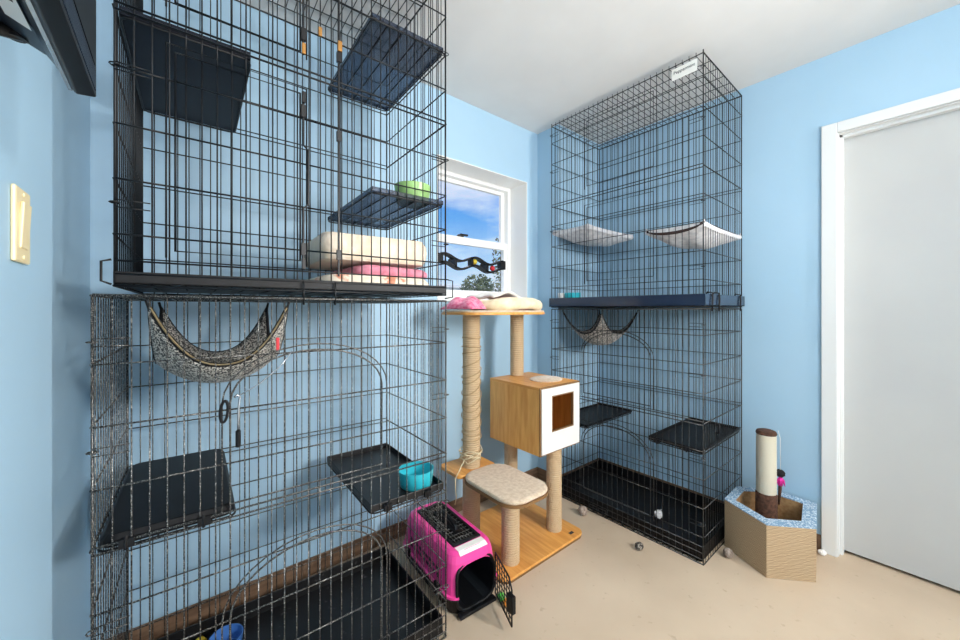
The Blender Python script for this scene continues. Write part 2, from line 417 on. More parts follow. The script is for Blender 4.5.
def cage(label, loc, rz, L, D, Hc, wire, doors, tray_mat, rails, tray=(.012, .045, .01), r=.0017, mid_z=None, front_rows=None, spikes=0):
    root = thing('wire_cage', label, 'cage', loc, rz, 'stacked wire cat cages')
    rv, rh, rf = r, r * 1.25, r * 1.75
    mid = .666 if not mid_z else mid_z
    rows = front_rows or [.13, .265, .40, .533, .805, .943, 1.08]
    nx = round(L / .031); ny = round(D / .031)
    # front
    f = MB(); dm = [MB() for _ in doors]
    for i in range(nx + 1):
        x = L * i / nx
        gaps = []
        for q, dr in enumerate(doors):
            if dr.x0 < x < dr.x1:
                gaps.append((dr.z0, dr.top(x)))
                dm[q].tube([(x, -.002, dr.z0), (x, -.002, dr.top(x))], rv, 5)
        for a, b in seg_out(0, Hc + spikes, gaps): f.tube([(x, 0, a), (x, 0, b)], rf if i in (0, nx) else rv, 5)
    for z in rows + rails:
        gaps = []
        for q, dr in enumerate(doors):
            g = dr.xr(z)
            if g:
                gaps.append(g); dm[q].tube([(g[0], -.004, z), (g[1], -.004, z)], rh, 5)
        for a, b in seg_out(0, L, gaps): f.tube([(a, -.0025, z), (b, -.0025, z)], rh, 5)
    for z in (mid - .008, mid + .008): f.tube([(0, -.003, z), (L, -.003, z)], rh * 1.2, 5)
    for z in (0.003, Hc): f.tube([(0, -.002, z), (L, -.002, z)], rf, 6)
    for x0, sgn in ((0, 1), (L, -1)):          # short doubled wires of the hinges and clips at the corners
        for z in (.18, .49, .88, 1.12):
            f.tube([(x0, -.004, z), (x0 + sgn * .06, -.004, z)], rv * .8, 5); f.tube([(x0, -.004, z + .017), (x0 + sgn * .06, -.004, z + .017)], rv * .8, 5)
            f.tube([(x0 + .009 * math.cos(t), -.004 + .009 * math.sin(t), z + .01) for t in [2 * PI * i / 8 for i in range(8)]], rv, 4, True)
    f.build('front_panel', wire, root, smooth=True)
    for q, dr in enumerate(doors):
        m_ = dm[q]
        m_.tube([(x, -.005, z) for x, z in dr.outline()], rf * .9, 5, True)
        m_.tube([(x, -.005, z) for x, z in dr.outline(.017)][:], rh, 5)
        m_.build('door', wire, root, smooth=True)
    # back
    b = MB()
    for i in range(nx + 1):
        x = L * i / nx; b.tube([(x, D, 0), (x, D, Hc)], rf if i in (0, nx) else rv, 5)
    for z in rows + [mid - .008, mid + .008, .003, Hc]: b.tube([(0, D + .0025, z), (L, D + .0025, z)], rh, 5)
    b.build('back_panel', wire, root, smooth=True)
    for x, sg in ((0, -1), (L, 1)):
        s_ = MB()
        for i in range(1, ny):
            y = D * i / ny; s_.tube([(x, y, 0), (x, y, Hc)], rv * .85, 5)
        for z in rows + [mid, .003, Hc]: s_.tube([(x + sg * .0025, 0, z), (x + sg * .0025, D, z)], rf if z == mid else rh, 5)
        s_.build('side_panel', wire, root, smooth=True)
    tp = MB()
    for i in range(nx + 1): tp.tube([(L * i / nx, 0, Hc), (L * i / nx, D, Hc)], rv, 5)
    for i in range(0, ny + 1, 3): tp.tube([(0, D * i / ny, Hc + .002), (L, D * i / ny, Hc + .002)], rh, 5)
    tp.build('roof_panel', wire, root, smooth=True)
    bt = MB()
    for i in range(0, nx + 1, 2): bt.tube([(L * i / nx, 0, .003), (L * i / nx, D, .003)], rv, 5)
    bt.build('floor_grid', wire, root, smooth=True)
    z0, z1, out = tray
    base = MB().box((-out, -out, z0), (L + out, D + out, z0 + .005))
    th = .005
    base.box((-out, -out, z0), (L + out, -out + th, z1)).box((-out, D + out - th, z0), (L + out, D + out, z1))
    base.box((-out, -out, z0), (-out + th, D + out, z1)).box((L + out - th, -out, z0), (L + out, D + out, z1))
    base.build('base_tray', tray_mat, root, bevel=.0015)
    return root

LA = R(-1.95)
arch = [Door(.249, .659, .70, 1.085, .125), Door(.249, .659, .125, .54, .14)]
cLL = cage('grey wire floor cage by the light switch, with the black speckled hammock inside', (-.139, 1.16, .0), LA, .907, .53, 1.232, M['grey_wire'],
           arch, M['tray_dirty'], [.025, .055, .085], (.008, .075, -.008), mid_z=.672)
rect = [Door(.105, .382, .69, 1.12), Door(.105, .382, .09, .57)]
ZU = 1.215; ZL = 1.252
cLU = cage('black wire cage with folded blankets inside, stacked on the grey cage by the light switch', (-.104, 1.167, ZL), LA, .876, .53, 1.19, M['black_wire'],
           rect, M['black_plastic'], [.03, .06], (.008, .036, .003), r=.0019, mid_z=.635, front_rows=[.12, .245, .37, .50, .76, .89, 1.03])
cRL = cage('grey wire cage on the floor beside the cardboard scratcher, a toy mouse in its tray', (1.917, 1.584, 0), R(-90), .907, .555, 1.205, M['dark_wire'],
           [Door(.249, .659, .70, 1.07, .125), Door(.249, .659, .125, .54, .14)], M['black_plastic'], [.025, .055, .085], (.008, .075, -.008))
cRU = cage('black wire cage bearing a name card, stacked on the cage beside the scratcher', (1.917, 1.584, ZU), R(-90), .907, .555, 1.194, M['black_wire'],
           [Door(.273, .674, .16, .60), Door(.273, .674, .73, 1.12)], M['tray_blue'], [.03], (.006, .062, .012), r=.0016, spikes=.016)

def local(root, p):
    return Matrix.Translation(root.location) @ Matrix.Rotation(root.rotation_euler.z, 4, 'Z') @ Vector(p)

# latches, hooks and cords on the cages
kids = lambda root, n: [o for o in C.objects if o.parent == root and o.name.split('.')[0] == n]
ud = kids(cLU, 'door')
def jog(x, za, zb, zc, zd):
    return [(x, -.012, za), (x, -.012, zb), (x + .013, -.014, zb - .012), (x + .013, -.014, zc + .012), (x, -.012, zc), (x, -.012, zd)]
for dr, zz in ((ud[0], (1.13, .96, .84, .68)), (ud[1], (.56, .42, .24, .065))):
    MB().tube(jog(.389, *zz), .003, 6).box((.383, -.017, zz[0] - .06), (.395, -.007, zz[0] - .025)).box((.383, -.017, zz[3] + .04), (.395, -.007, zz[3] + .075)).build('slide_bolt', M['black_wire'], dr, smooth='auto')
    for za, zb in ((zz[0] - .02, zz[0] + .012), (zz[3], zz[3] + .03)):
        MB().box((.384, -.02, za), (.394, -.013, zb)).build('latch_tip', M['brass'] if dr is ud[0] else M['black_wire'], dr, bevel=.001)
MB().tube([(.489, -.008, .05), (.489, -.008, 1.18)], .0034, 6).box((.483, -.015, .1), (.495, -.004, .13)).box((.483, -.015, .46), (.495, -.004, .49)).box((.483, -.015, .7), (.495, -.004, .73)).build('door_post', M['black_wire'], cLU, smooth='auto')
MB().box((.484, -.02, .73), (.496, -.008, .76)).build('catch', M['brass'], cLU, bevel=.001)
MB().box((.43, -.014, .755), (.44, -.006, .78)).build('catch', M['brass'], cLU, bevel=.001)
for x in (.39, .478):
    MB().tube([(x, -.012, .03), (x, -.013, -.005), (x, -.01, -.035), (x + .004, .004, -.036), (x + .004, .01, -.02)], .0026, 6).build('hook', M['black_wire'], cLU, smooth=True)
MB().tube([(-.004, -.016, .06), (-.02, -.016, .055), (-.02, -.016, .012), (-.004, -.014, .005)], .0025, 6).build('tray_catch', M['black_wire'], cLU, smooth=True)
MB().tube([(.865, -.016, .06), (.897, -.016, .055), (.897, -.016, -.005), (.865, -.014, -.01)], .0025, 6).build('tray_catch', M['black_wire'], cLU, smooth=True)
for y in (.06, .15, .47):
    z1 = .068
    MB().tube([(.925, y, -.02), (.925, y + .004, .03), (.922, y + .01, z1), (.9, y + .014, z1 + .004), (.89, y + .012, z1 - .01)], .004, 6).build('tie_cord', M['black_cloth'], cRU, smooth=True)
for x in (.30, .36):
    MB().tube([(x, -.012, .02), (x, -.02, .05), (x + .05, -.022, .055), (x + .05, -.02, .02), (x, -.012, .02)], .0025, 6).build('tray_handle', M['dark_wire'], cRL, smooth=True)
MB().tube([(.90, .17, .63), (.92, .17, .63), (.92, .17, .59), (.9, .17, .585)], .005, 6).build('side_clip', M['black_plastic'], cRL, smooth=True)

# name card on the top right cage
cd = thing('name_card', 'white paper name card tied to the front of the top cage near the ceiling', 'sign', local(cRU, (.825, -.007, 1.15)), R(-90))
MB().box((-.058, -.001, -.028), (.058, .001, .028)).build('card', M['label'], cd)
cu = bpy.data.curves.new('name_text', 'FONT'); cu.body = 'Peppermint'; cu.size = .021; cu.align_x = 'CENTER'; cu.align_y = 'CENTER'; cu.extrude = .0003
to = bpy.data.objects.new('tmp', cu); C.objects.link(to)
dg = bpy.context.evaluated_depsgraph_get(); me = bpy.data.meshes.new_from_object(to.evaluated_get(dg)); bpy.data.objects.remove(to)
tx = bpy.data.objects.new('lettering', me); C.objects.link(tx); me.materials.clear(); me.materials.append(M['ink'])
tx.parent = cd; tx.location = (0, -.0018, .006); tx.rotation_euler = (R(90), 0, 0)

# shelves
def shelf(root, x0, x1, z, label, m, rim=.02, y0=.004, y1=.515, bars=True, wire=None, flat=False, clips=True):
    cx, cy = (x0 + x1) / 2, (y0 + y1) / 2
    r = thing('cage_shelf', label, 'shelf', local(root, (cx, cy, z)), root.rotation_euler.z, 'shelves hooked inside the cages')
    a, b = (x1 - x0) / 2, (y1 - y0) / 2
    p = MB(); th = .004
    if flat: p.loft([[(x, y, 0) for x, y in rrect(-a, -b, a, b, .03, 4)], [(x, y, rim * .6) for x, y in rrect(-a, -b, a, b, .03, 4)], [(x, y, rim) for x, y in rrect(-a + .008, -b + .008, a - .008, b - .008, .026, 4)]])
    else: p.box((-a, -b, 0), (a, b, th))
    if not flat: p.box((-a, -b, 0), (a, -b + th, rim)).box((-a, b - th, 0), (a, b, rim)).box((-a, -b, 0), (-a + th, b, rim)).box((a - th, -b, 0), (a, b, rim))
    p.build('pan', m, r, bevel=.002)
    w_ = MB(); wire = wire or M['black_wire']
    w_.tube([(x, y, -.004) for x, y in rrect(-a, -b, a, b, .02, 3)], .003, 6, True)
    if bars:
        for i in range(1, 5): w_.tube([(-a + 2 * a * i / 5, -b, -.003), (-a + 2 * a * i / 5, b, -.003)], .0024, 5)
    w_.build('wire_frame', wire, r, smooth=True)
    for sx in (-.55, .55) if clips else ():
        MB().tube([(a * sx - .01, -b, .012), (a * sx - .01, -b - .008, .02), (a * sx - .01, -b - .012, .004), (a * sx - .01, -b - .006, -.008)], .004, 6).box((a * sx - .022, -b - .012, -.004), (a * sx + .004, -b - .002, .016)).build('clip', M['black_plastic'], r, smooth='auto')
    return r
sLL = shelf(cLL, .006, .262, .668, 'black shelf at the left end of the cage under the black speckled hammock', M['black_plastic'], .026, flat=True)
sLR = shelf(cLL, .628, .900, .545, 'scuffed black shelf holding the turquoise bowl', M['shelf_scuffed'], .024)
sU1 = shelf(cLU, .006, .262, .622, 'navy black shelf high in the top cage beside the wall television', M['navy_plastic'], .02, bars=False, clips=False)
sU2 = shelf(cLU, .598, .870, .90, 'smoky see-through shelf just under the roof of the cage with blankets', M['smoked'], .016, clips=False)
sU3 = shelf(cLU, .598, .870, .335, 'smoky see-through shelf carrying the light green bowl', M['smoked'], .016, clips=False)
sR1 = shelf(cRL, .004, .266, .488, 'black shelf behind the cat tree box, at the end of the cage near the window', M['black_plastic'], .016, y1=.54)
sR2 = shelf(cRL, .642, .902, .520, 'black shelf in the floor cage at the end beside the cardboard scratcher', M['black_plastic'], .02, y1=.54)

# hammocks
def hammock(root, x0, x1, y0, y1, zt, dr, dc, pull, label, m, bind, hook=True, trim=None, n=24, th=.009, wr=.0, pw=2.3):
    cx, cy = (x0 + x1) / 2, (y0 + y1) / 2
    r = thing('cat_hammock', label, 'hammock', local(root, (cx, cy, zt)), root.rotation_euler.z, 'hammocks hung in the cages')
    a, b = (x1 - x0) / 2, (y1 - y0) / 2
    def fn(u, v):
        su = 1 - abs(2 * u - 1) ** pw; sv = 1 - abs(2 * v - 1) ** pw
        x = (2 * u - 1) * (a - pull * .4 * sv); y = (2 * v - 1) * (b - pull * su)
        z = -dr * (su + sv) + (2 * dr - dc) * su * sv
        z += wr * math.sin(13 * u + 5 * v) * su * sv
        return (x, y, z)
    MB().sheet(fn, n, n, th).build('cloth', m, r, smooth=True)
    edge = [fn(i / n, 0) for i in range(n)] + [fn(1, i / n) for i in range(n)] + [fn(1 - i / n, 1) for i in range(n)] + [fn(0, 1 - i / n) for i in range(n)]
    MB().tube(edge, th * .62, 6, True).build('binding', bind, r, smooth=True)
    if trim:
        def ft(u, v):
            p = fn(u, 0); q = fn(u, .16)
            return (p[0], p[1] - .009 - .002 * v, p[2] + .006 - v * .028 * (.35 + .65 * (1 - (2 * u - 1) ** 2)))
        MB().sheet(ft, n, 3, .006).build('trim', trim, r, smooth=True)
    if hook:
        for sx in (-1, 1):
            for sy in (-1, 1):
                MB().tube([(sx * a, sy * b, -.004), (sx * (a + .004), sy * (b + .003), .012), (sx * (a + .006), sy * (b + .004), .02)], .0035, 6).build('strap', bind, r, smooth=True)
    return r
hL = hammock(cLL, .092, .385, .02, .40, 1.205, .15, .215, .012, 'black and cream speckled hammock in the grey cage by the light switch', M['leopard'], M['black_cloth'])
MB().box((.118, -.204, -.118), (.126, -.198, -.082)).build('red_tag', M['red'], hL, bevel=.001)
hf = MB()
n = 20
hf.tube([(( 2*i/n-1)*.1455, -.19 + .012*(1-abs(2*i/n-1)**2.3) - .008, -.15*(1-abs(2*i/n-1)**2.3) + .002) for i in range(n+1)], .0024, 6)
hf.build('piping', M['tan_trim'], hL, smooth=True)
hR = hammock(cRL, .082, .357, .02, .43, 1.18, .125, .205, .035, 'grey speckled hammock in the floor cage behind the cat tree', M['greyspeck'], M['black_cloth'])
hU1 = hammock(cRU, .01, .262, .02, .535, .492, .006, .05, .004, 'white plush hammock hung at the window end of the top cage with the name card', M['white_plush'], M['white_plush'], th=.03, wr=.005, pw=3.2)
hU2 = hammock(cRU, .632, .900, .02, .535, .395, .008, .055, .004, 'white plush hammock with dark brown front edge, at the door end of the top cage', M['white_plush'], M['white_plush'], trim=M['brown_cloth'], th=.024, wr=.005, pw=3)
for hh in (hU1, hU2):
    for sx in (-1, 1):
        MB().box((sx * .118 - .009, -.262, -.012), (sx * .118 + .009, -.244, .012)).build('corner_clip', M['black_plastic'], hh, bevel=.003)

# bowls etc
def bowl(name, label, cat, loc, r, h, m, group=None, th=.004):
    r_ = [(.001, 0), (r * .84, 0), (r * .9, .004), (r, h - .006), (r * 1.02, h), (r * .97, h), (r * .9, .012), (r * .8, .007), (.001, .007)]
    o = MB().lathe(r_, (0, 0, 0), 36).build(name, m, None, smooth='auto'); o.location = loc
    return tag(o, label, cat, group)
tag(bowl('food_bowl', 'turquoise bowl on the scuffed black shelf', 'bowl', local(cLL, (.829, .082, .5505)), .064, .062, M['teal']), group='pet bowls')
tag(bowl('food_bowl', 'light green bowl on the smoky shelf above the folded blankets', 'bowl', local(cLU, (.785, .085, .3405)), .066, .066, M['green']), group='pet bowls')
tag(bowl('food_bowl', 'turquoise bowl on the blue tray of the top cage near the window', 'bowl', local(cRU, (.092, .10, .012)), .052, .085, M['teal']), group='pet bowls')
tag(bowl('food_cup', 'small white cup beside the turquoise bowl near the window', 'cup', local(cRU, (.036, .055, .012)), .022, .085, M['white']), group='pet bowls')
tag(bowl('food_bowl', 'blue bowl on the litter-specked tray of the cage by the light switch', 'bowl', local(cLL, (.262, .395, .0145)), .05, .06, M['blue_bowl']), group='pet bowls')
o = MB().lathe([(.001, 0), (.018, 0), (.021, .012), (.012, .024), (.001, .026)], (0, 0, 0), 10, 1, .7).build('toy_bit', M['yellow'], None, smooth=True)
o.location = local(cLL, (.19, .49, .0135)); tag(o, 'small yellow toy at the back of the litter-specked tray', 'toy')

# carabiner and bolt snap on the lower left cage
cb = thing('carabiner', 'black carabiner clipped to the front of the cage under the hammock', 'clip', local(cLL, (.236, -.006, .968)), LA)
MB().tube([(.008 * math.cos(t) + .002 * math.sin(t), -.007, -.026 + .027 * math.sin(t)) for t in [2 * PI * i / 20 for i in range(20)]], .0035, 6, True).build('body', M['black_plastic'], cb, smooth=True)
MB().tube([(.0085, -.007, -.012), (.0078, -.007, -.04)], .003, 6).build('gate', M['silver'], cb, smooth=True)
bs = thing('bolt_snap', 'grey bolt snap with black sleeve beside the carabiner', 'clip', local(cLL, (.264, -.006, .975)), LA)
MB().tube([(-.006, -.006, 0), (0, -.008, .006), (.006, -.006, 0), (.003, -.006, -.03), (.002, -.006, -.085)], .003, 6).build('hook', M['silver'], bs, smooth=True)
MB().lathe([(.002, -.13), (.006, -.128), (.006, -.088), (.002, -.084)], (.002, -.008, 0), 12).build('sleeve', M['black_plastic'], bs, smooth='auto')
MB().tube([(0, -.004, 0), (.05, -.005, .028), (.10, -.005, .07), (.13, -.004, .11)], .0016, 5).build('cord', M['silver'], bs, smooth=True)

# folded blankets in the upper cage: three separate pieces
def blanket(label, c, sx, sy, h, layers, m, seed, rot=0):
    r = MB(); rnd = random.Random(seed)
    for q in range(layers):
        z0 = h * q / layers; z1 = h * (q + 1) / layers; rings = []
        jx, jy = rnd.uniform(-.008, .008), rnd.uniform(-.008, .008)
        for (f, z) in ((.94, z0), (.985, z0 + .25 * (z1 - z0)), (1, (z0 + z1) / 2), (.985, z0 + .75 * (z1 - z0)), (.93, z1)):
            ring_ = []
            for x, y in rrect(-sx, -sy, sx, sy, min(sx, sy) * .3, 5):
                ring_.append((x * f + jx, y * f + jy, z + .006 * math.sin(x * 17 + seed) * (z > z0) + .004 * math.sin(y * 23 + seed)))
            rings.append(ring_)
        r.loft(rings)
    o = r.build('folded_blanket', m, None, smooth='auto'); o.location = c; o.rotation_euler = (0, 0, LA + rot)
    return tag(o, label, 'blanket', 'folded blankets')
def inU(x, y, z): return local(cLU, (x, y, z))
blanket('cream blanket with pink and orange print, bottom of the pile in the upper cage', inU(.658, .205, .018), .195, .18, .05, 1, M['print_blanket'], 1)
blanket('dusty pink folded blanket in the middle of the pile in the upper cage', inU(.70, .215, .071), .142, .165, .034, 1, M['pink_blanket'], 2, .03)
blanket('peach beige folded blanket on top of the pile in the upper cage', inU(.652, .222, .109), .192, .185, .082, 1, M['beige_blanket'], 5, -.03)

# ------------------------------------------------------------------ cat tree
ct = thing('cat_tree', 'wooden cat tree with sisal posts, white fronted box and beige plush stool', 'cat tree', (1.33, 1.4, 0))
def T(x, y): return (x - 1.33, y - 1.4)
bp = rrect(T(1.098, 0)[0], T(0, 1.165)[1], T(1.685, 0)[0], T(0, 1.66)[1], .045)
MB().prism(bp, .0125, .024).build('base_board', M['wood'], ct, bevel=.002)
MB().prism(rrect(T(1.101, 0)[0], T(0, 1.168)[1], T(1.682, 0)[0], T(0, 1.657)[1], .045), 0, .0122).build('base_edge', M['wood_edge'], ct)
x, y = T(1.60, 1.195); MB().box((x, y, .0241), (x + .03, y + .017, .0246)).build('maker_label', M['ink'], ct)
def post(x, y, z0, z1, r, nm='post', m=None):
    x, y = T(x, y); pr = [(.001, z0)]
    z = z0; up = True; st = .0055
    nn = int((z1 - z0) / st)
    for i in range(nn + 1):
        pr.append((r + (.0012 if i % 2 else -.0008), z0 + (z1 - z0) * i / nn))
    pr.append((.001, z1))
    return MB().lathe(pr, (x, y, 0), 22).build(nm, m or M['sisal'], ct, smooth='auto')
tall = post(1.188, 1.513, .024, 1.176, .045)
post(1.215, 1.25, .024, .372, .042)
post(1.574, 1.285, .024, .48, .04)
post(1.544, 1.535, .82, 1.176, .039)
post(1.49, 1.53, .024, .48, .038)
# stool board, plush pad
MB().prism(rrect(T(1.062, 0)[0], T(0, 1.445)[1], T(1.305, 0)[0], T(0, 1.63)[1], .03), .376, .393).build('step_board', M['wood'], ct, bevel=.002)
def inset(p, d, z):
    cx = sum(q[0] for q in p) / len(p); cy = sum(q[1] for q in p) / len(p); o = []
    for x, y in p:
        l = math.hypot(x - cx, y - cy); o.append((x - (x - cx) / l * d, y - (y - cy) / l * d, z))
    return o
pad = rrect(T(1.068, 0)[0], T(0, 1.085)[1], T(1.338, 0)[0], T(0, 1.462)[1], .085, 8)
MB().loft([inset(pad, .003, .3805), inset(pad, 0, .385), inset(pad, .001, .392), inset(pad, .006, .3965), inset(pad, .02, .398)]).build('stool_pad', M['plush'], ct, smooth='auto')
MB().prism([(p[0], p[1]) for p in inset(pad, -.004, 0)], .368, .380).build('stool_board', M['wood_edge'], ct)
# box house: side faces, white front with square opening
hx0, hy0, hx1, hy1, hz0, hz1 = *T(1.372, 1.2), *T(1.69, 1.577), .482, .818
th = .014
house = MB()
house.box((hx0, hy0 + .012, hz0), (hx0 + th, hy1, hz1 - th)).box((hx1 - th, hy0 + .012, hz0), (hx1, hy1, hz1 - th)).box((hx0 + th, hy1 - th, hz0), (hx1 - th, hy1, hz1 - th)).box((hx0 + th, hy0 + .012, hz0), (hx1 - th, hy1 - th, hz0 + th))
house.build('box_body', M['wood_v'], ct, bevel=.001)
MB().box((hx0, hy0 + .012, hz1 - th), (hx1, hy1, hz1)).build('box_top', M['wood'], ct, bevel=.001)
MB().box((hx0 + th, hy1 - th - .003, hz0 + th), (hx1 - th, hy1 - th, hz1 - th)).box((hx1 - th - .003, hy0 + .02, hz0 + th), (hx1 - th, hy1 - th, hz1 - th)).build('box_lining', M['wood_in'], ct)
ed = MB(); ring(ed, hx0, hx1, hz0, hz1, hy0 + .006, hy0 + .012, .01); ed.build('box_edge', M['wood_edge'], ct)
ox0, ox1, oz0, oz1 = hx0 + .085, hx0 + .255, hz0 + .11, hz0 + .285
fp = MB(); e2 = .008
fp.box((hx0 + e2, hy0, hz0 + e2), (ox0, hy0 + .011, hz1 - e2)).box((ox1, hy0, hz0 + e2), (hx1 - e2, hy0 + .011, hz1 - e2)).box((ox0, hy0, hz0 + e2), (ox1, hy0 + .011, oz0)).box((ox0, hy0, oz1), (ox1, hy0 + .011, hz1 - e2))
fp.build('box_front', M['white_board'], ct)
oe = MB(); ring(oe, ox0 - .003, ox1 + .003, oz0 - .003, oz1 + .003, hy0 - .001, hy0 + .0115, .006); oe.build('opening_edge', M['wood_edge'], ct)
cx, cy = T(1.575, 1.34)
MB().lathe([(.001, 0), (.085, 0), (.088, .004), (.08, .008), (.001, .009)], (cx, cy, hz1), 28, 1.1, .95).build('box_pad', M['plush'], ct, smooth='auto')
# top platform
tpx = rrect(T(1.045, 0)[0], T(0, 1.31)[1], T(1.61, 0)[0], T(0, 1.665)[1], .13, 8)
MB().prism(tpx, 1.176, 1.189).build('top_board', M['wood'], ct, bevel=.003)
MB().prism([(p[0], p[1]) for p in inset(tpx, .004, 0)], 1.189, 1.198).build('top_pad', M['plush'], ct, bevel=.002)
# loose twine round the tall post
rnd = random.Random(5); pts = []
px, py = T(1.188, 1.513)
turns = 13
for i in range(turns * 14 + 1):
    t = 2 * PI * i / 14; zz = .50 + .58 * i / (turns * 14)
    zz += .03 * math.sin(t + i * .013) * math.sin(i * .021) + .012 * math.sin(t * .31)
    rr = .0475 + .0022 * (1 + math.sin(t * .37))
    pts.append((px + rr * math.cos(t), py + rr * math.sin(t), zz))
MB().tube(pts, .0022, 5).build('loose_twine', M['twine'], ct, smooth=True)
pts = []
for i in range(70):
    t = i * .55; pts.append((px + .054 * math.cos(t) - .012 + .008 * math.sin(i * 1.7), py - .012 + .054 * math.sin(t) + .008 * math.cos(i * 1.1), .425 + .028 * abs(math.sin(i * .9)) + .0006 * i))
pts += [(px - .075, py - .03, .44), (px - .11, py - .04, .405), (px - .138, py - .05, .38), (px - .14, py - .055, .33), (px - .132, py - .05, .29), (px - .14, py - .05, .255)]
MB().tube(pts, .0024, 5).build('twine_tail', M['twine_pale'], ct, smooth=True)

# soft bed on top
bd = thing('cat_bed', 'cream fleece cat bed on the top platform of the cat tree', 'cat bed', (1.39, 1.475, 1.198), R(2))
bol = []; nb = 40
for i in range(nb):
    t = 2 * PI * i / nb; q = abs(math.cos(t)) ** .7 * (1 if math.cos(t) > 0 else -1); q2 = abs(math.sin(t)) ** .7 * (1 if math.sin(t) > 0 else -1)
    bol.append((.19 * q, .125 * q2, .03 + .005 * math.sin(3 * t)))
MB().tube(bol, [.03 + .006 * math.cos(i * .47) + .008 * max(0, math.cos(2 * PI * i / nb)) for i in range(nb)], 10, True).build('bolster', M['cream'], bd, smooth=True)
MB().lathe([(.001, 0), (.13, 0), (.14, .012), (.11, .022), (.001, .026)], (0, 0, .001), 28, 1.25, .75).build('cushion', M['pink_fleece'], bd, smooth=True)
def fold(u, v):
    return (-.17 + .26 * u, -.10 + .22 * v, .066 + .03 * math.exp(-((u - .42) ** 2) * 14) - .018 * u + .006 * math.sin(9 * v + 3 * u))
sh = MB().sheet(fold, 14, 10, .012).build('fleece_sheet', M['cream_light'], None, smooth=True)
sh.location = (1.39, 1.475, 1.198); tag(sh, 'pale grey fleece sheet draped over the cream cat bed', 'blanket')
def crump(u, v):
    x = -.075 + .15 * u; y = -.1 + .2 * v
    e_ = (1 - (2 * u - 1) ** 4) * (1 - (2 * v - 1) ** 4)
    return (x, y, .008 + e_ * (.046 + .012 * math.sin(7 * u + 4 * v + 1) + .006 * math.sin(13 * v - 5 * u)))
pk = MB().sheet(crump, 18, 18, .008).build('crumpled_blanket', M['pink_fleece'], None, smooth=True)
pk.location = (1.13, 1.49, 1.198); pk.rotation_euler = (0, 0, .25); tag(pk, 'pink fleece blanket crumpled at the edge of the top platform of the cat tree', 'blanket')

# ------------------------------------------------------------------ wavy ball track stuck on the window
tk = thing('ball_track_toy', 'black wavy ball track toy stuck on the window glass', 'cat toy', (1.51, 1.915, 1.508))
N = 40
def wv(i): return .017 * math.sin(2 * PI * (i / N) * 2.15 + .6) - .012 * (i / N)
def bar(dz, y, h, d):
    mb = MB(); rings = []
    for i in range(N + 1):
        x = -.262 + .524 * i / N; z = wv(i) + dz
        rings.append([(x, y - d, z - h), (x, y + d, z - h), (x, y + d, z + h), (x, y - d, z + h)])
    return mb.loft(rings)
trk = MB()
for dz in (-.026, .026):
    q = bar(dz, 0, .007, .02); trk.add(q.v, q.f)
for i in (0, 9, 19, 29, 40):
    x = -.262 + .524 * i / N; z = wv(i)
    wdt = .022 if i in (0, 40) else .009
    trk.box((x - wdt, -.02, z - .03), (x + wdt, .02, z + .03))
trk.build('track', M['tv_dark'], tk, smooth='auto')
for i in (9, 29):
    x = -.262 + .524 * i / N; z = wv(i)
    MB().lathe([(.004, 0), (.006, .012), (.02, .018), (.022, .021)], (0, 0, 0), 16).build('suction_cup', M['tv_dark'], tk, smooth='auto')
    o = [q for q in C.objects if q.parent == tk and q.name.startswith('suction_cup')][-1]
    o.rotation_euler = (R(-90), 0, 0); o.location = (x, .02, z + .012)
for i, m_, lab in ((21.5, 'yellow', 'yellow ball in the track toy on the window'), (33.5, 'red', 'red ball in the track toy on the window')):
    x = -.262 + .524 * i / N
    o = MB().ball((0, 0, 0), .0185).build('toy_ball', M[m_], None, smooth=True)
    o.location = (1.51 + x, 1.915, 1.508 + wv(i) - .0005); tag(o, lab, 'ball', 'balls in the window toy')

# ------------------------------------------------------------------ pink pet carrier
pc = thing('pet_carrier', 'hot pink pet carrier with black base and open wire door', 'pet carrier', (.95, 1.388, 0), R(-3.5))
def rr(z, hx, hy, r=.05, yo=0): return [(x, y + yo, z) for x, y in rrect(-hx, -hy, hx, hy, r, 5)]
def boolean(o, cut):
    dg = bpy.context.evaluated_depsgraph_get
    m_ = o.modifiers.new('b', 'BOOLEAN'); m_.object = cut; m_.operation = 'DIFFERENCE'; m_.solver = 'EXACT'
    try: m_.material_mode = 'TRANSFER'
    except Exception: pass
    bpy.context.view_layer.update()
    me = bpy.data.meshes.new_from_object(o.evaluated_get(dg())); o.modifiers.clear(); o.data = me
shell = MB().loft([rr(.078, .125, .238), rr(.086, .125, .238), rr(.088, .118, .231), rr(.15, .114, .227), rr(.2, .108, .221), rr(.225, .1, .213), rr(.236, .088, .2)]).build('top_shell', M['pink_plastic'], pc)
tub = MB().loft([rr(0, .095, .215), rr(.006, .102, .222), rr(.06, .112, .232), rr(.078, .119, .235)]).build('base_tub', M['black_plastic'], pc)
# cut the inside and the doorway (front is -y)
def cutter():
    mb = MB()
    ri = []
    for (y, s) in ((-.30, .86), (-.2, .9), (.1, .97), (.205, .9)):
        ring_ = []
        for i in range(24):
            t = 2 * PI * i / 24; cxx = math.cos(t); czz = math.sin(t)
            q = (abs(cxx) ** .55) * (1 if cxx > 0 else -1); q2 = (abs(czz) ** .6) * (1 if czz > 0 else -1)
            ring_.append((.1 * s * q, y, .108 + (.092 if czz > 0 else .098) * s * q2))
        ri.append(ring_)
    mb.loft(ri)
    return mb.build('cut', M['tv_dark'], pc)
cu1 = cutter(); boolean(shell, cu1); boolean(tub, cu1); bpy.data.objects.remove(cu1)
